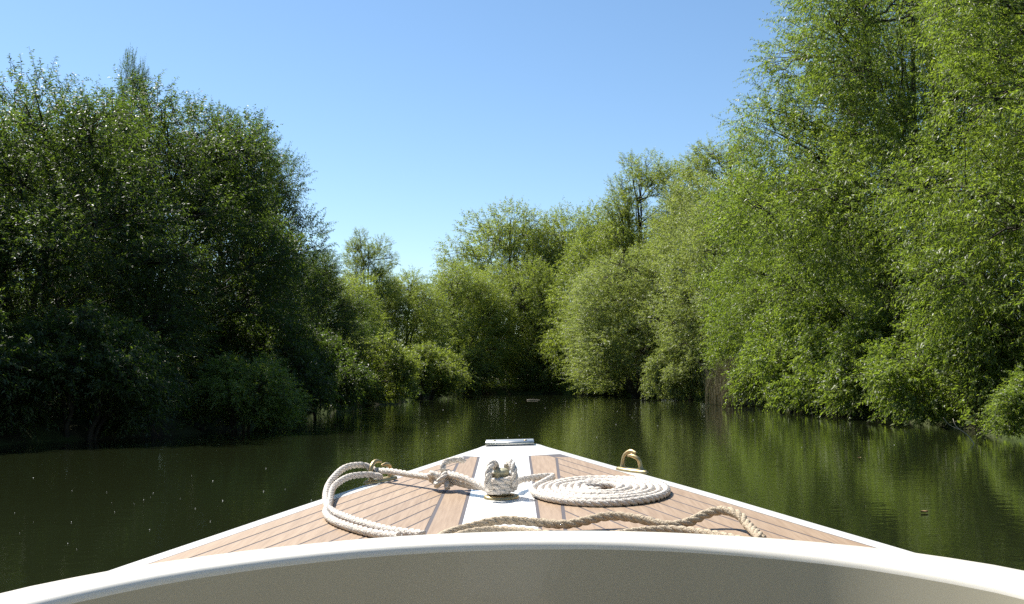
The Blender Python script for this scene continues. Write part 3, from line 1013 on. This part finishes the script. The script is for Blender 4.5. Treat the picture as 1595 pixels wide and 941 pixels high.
# ------------------------------------------------------------------ ropes: three strands laid round a path
def laid(path, dia, pitch=None, sides=6, phase=0.0, world=False):
    path = np.asarray(path, float)
    if not world:
        path = on_deck(path)
    pitch = pitch or dia * 3.1
    ln = np.sum(np.linalg.norm(np.diff(path, axis=0), axis=1))
    n_ = max(8, int(ln / pitch * 12))
    q_, ln = smooth_path(path, n_)
    T_ = nrm(np.gradient(q_, axis=0))
    A = np.zeros_like(q_)                         # parallel transported frame
    a0 = np.cross(T_[0], UP if abs(T_[0][2]) < 0.9 else np.array([1.0, 0, 0]))
    A[0] = a0 / np.linalg.norm(a0)
    for j in range(1, n_):
        v = A[j - 1] - T_[j] * np.dot(A[j - 1], T_[j])
        A[j] = v / np.linalg.norm(v)
    Bv = np.cross(T_, A)
    s = np.linspace(0, ln, n_)
    its = []
    for st in range(3):
        th = phase + st * 2 * math.pi / 3 + 2 * math.pi * s / pitch
        off = (A * np.cos(th)[:, None] + Bv * np.sin(th)[:, None]) * dia * 0.235
        its.append(tubes((q_ + off)[None], np.full((1, n_), dia * 0.285), sides, True))
    return merge(its)


RD = 0.0175
# flemish coil with its tail led to the bitt
cx, cy = 0.205, 2.312
th = np.linspace(0, 2 * math.pi * 7.3, 420)
rr = 0.035 + (0.158 - 0.035) * th / th[-1]
ph = -th + 0.9 + th[-1] + 1.75
rngc = np.random.default_rng(3)
wobz = 0.0015 * np.sin(th * 1.7) + 0.0008 * np.sin(th * 4.1)
coil = np.c_[cx + rr * np.cos(ph) * 1.0, cy + rr * np.sin(ph) * 1.17, 0.0013 + RD * 0.5 + 0.004 * (1 - rr / 0.16) + wobz]
tail = np.array([(0.10, 2.478, 0.018), (0.055, 2.440, 0.022), (0.02, 2.39, 0.024), (0.004, 2.33, 0.024)])
V, F = laid(np.vstack([coil[::3], tail]), RD)
o = thing('coiled_rope', V, F, M['rope'], True)
tag(o, 'flat spiral coil of white laid rope on the teak, right of the bitt', 'rope')

# mooring rope: turns on the bitt, doubled part to a knot, single part through the left fairlead, doubled loop back to the coaming
its = []
th = np.linspace(0, 2 * math.pi * 3.2, 74)
wr = np.c_[BX + np.cos(th + 2.2) * 0.0285, BYY + np.sin(th + 2.2) * 0.0285, 0.0165 + 0.0105 * th / (2 * math.pi)]
its.append(laid(wr, RD))
for sx, yy in ((-0.020, -0.010), (0.020, 0.004)):      # two bights thrown over the head
    a_ = np.linspace(-0.35, math.pi + 0.35, 16)
    ar = np.c_[BX + sx + 0.010 * np.cos(a_) * np.sign(sx), BYY + yy - np.cos(a_) * 0.030, 0.042 + np.sin(a_) * 0.038]
    its.append(laid(ar, RD))
K = np.array([-0.168, 2.405, 0.030])
its.append(laid([(BX - 0.028, BYY - 0.004, 0.020), (-0.085, 2.318, 0.030), (-0.120, 2.350, 0.040), K + (0.016, -0.012, 0.012)], RD))
its.append(laid([(BX - 0.020, BYY + 0.022, 0.022), (-0.085, 2.336, 0.020), (-0.118, 2.372, 0.022), K + (0.020, 0.004, -0.004)], RD))
a_ = np.linspace(0, 2 * math.pi, 40)
kn = np.c_[K[0] + 0.0115 * (np.sin(a_) + 1.7 * np.sin(2 * a_)), K[1] + 0.010 * (np.cos(a_) - 1.7 * np.cos(2 * a_)), K[2] + 0.012 * -np.sin(3 * a_)]
its.append(laid(kn, RD * 0.95))
its.append(laid([K + (0.004, 0.004, 0.016), K + (0.004, 0.014, 0.034), K + (0.030, 0.028, 0.040), K + (0.052, 0.040, 0.036)], RD * 0.9))
its.append(laid([K + (0.010, -0.014, -0.004), K + (0.014, -0.026, -0.012), K + (0.016, -0.032, -0.020)], RD * 0.8))
its.append(laid([K, (-0.205, 2.440, 0.030), (-0.262, 2.500, 0.030), (-0.310, 2.548, 0.031), (-0.352, 2.584, 0.030), (-0.384, 2.580, 0.044), (-0.418, 2.510, 0.046),
                 (-0.432, 2.400, 0.030), (-0.422, 2.290, 0.020), (-0.402, 2.190, 0.0115), (-0.378, 2.110, 0.0105), (-0.335, 2.030, 0.0105), (-0.285, 1.955, 0.0105), (-0.225, 1.880, 0.0105), (-0.16, 1.815, 0.015)], RD * 0.95))
its.append(laid([(-0.330, 2.560, 0.016), (-0.365, 2.545, 0.024), (-0.402, 2.480, 0.028), (-0.420, 2.390, 0.022), (-0.412, 2.290, 0.018), (-0.398, 2.195, 0.0115),
                 (-0.384, 2.085, 0.0105), (-0.355, 2.000, 0.0105), (-0.305, 1.920, 0.0105), (-0.255, 1.860, 0.0105), (-0.20, 1.80, 0.015)], RD * 0.95, phase=1.0))
V, F = merge(its)
o = thing('mooring_rope', V, F, M['rope'], True)
tag(o, 'white rope round the bitt, knotted and led through the left fairlead', 'rope')

# slack rope lying along the front of the coaming
its = [laid([(-0.135, 1.760, 0.0110), (-0.118, 1.830, 0.0110), (-0.080, 1.880, 0.013), (-0.020, 1.905, 0.020), (0.045, 1.900, 0.016), (0.105, 1.885, 0.014), (0.180, 1.900, 0.024), (0.235, 1.890, 0.020), (0.285, 1.865, 0.012),
             (0.325, 1.865, 0.016), (0.360, 1.880, 0.027), (0.392, 1.880, 0.034), (0.416, 1.848, 0.030), (0.424, 1.810, 0.018), (0.428, 1.73, 0.011)], 0.0180),
       laid([(-0.110, 1.750, 0.0110), (-0.090, 1.820, 0.011), (-0.04, 1.852, 0.012), (0.02, 1.835, 0.012), (0.09, 1.785, 0.012), (0.16, 1.775, 0.012), (0.24, 1.815, 0.012), (0.30, 1.815, 0.012), (0.36, 1.76, 0.012), (0.40, 1.70, 0.012)], 0.0170)]
V, F = merge(its)
o = thing('slack_rope', V, F, M['rope_old'], True)
tag(o, 'buff weathered rope lying loose along the cockpit coaming', 'rope')
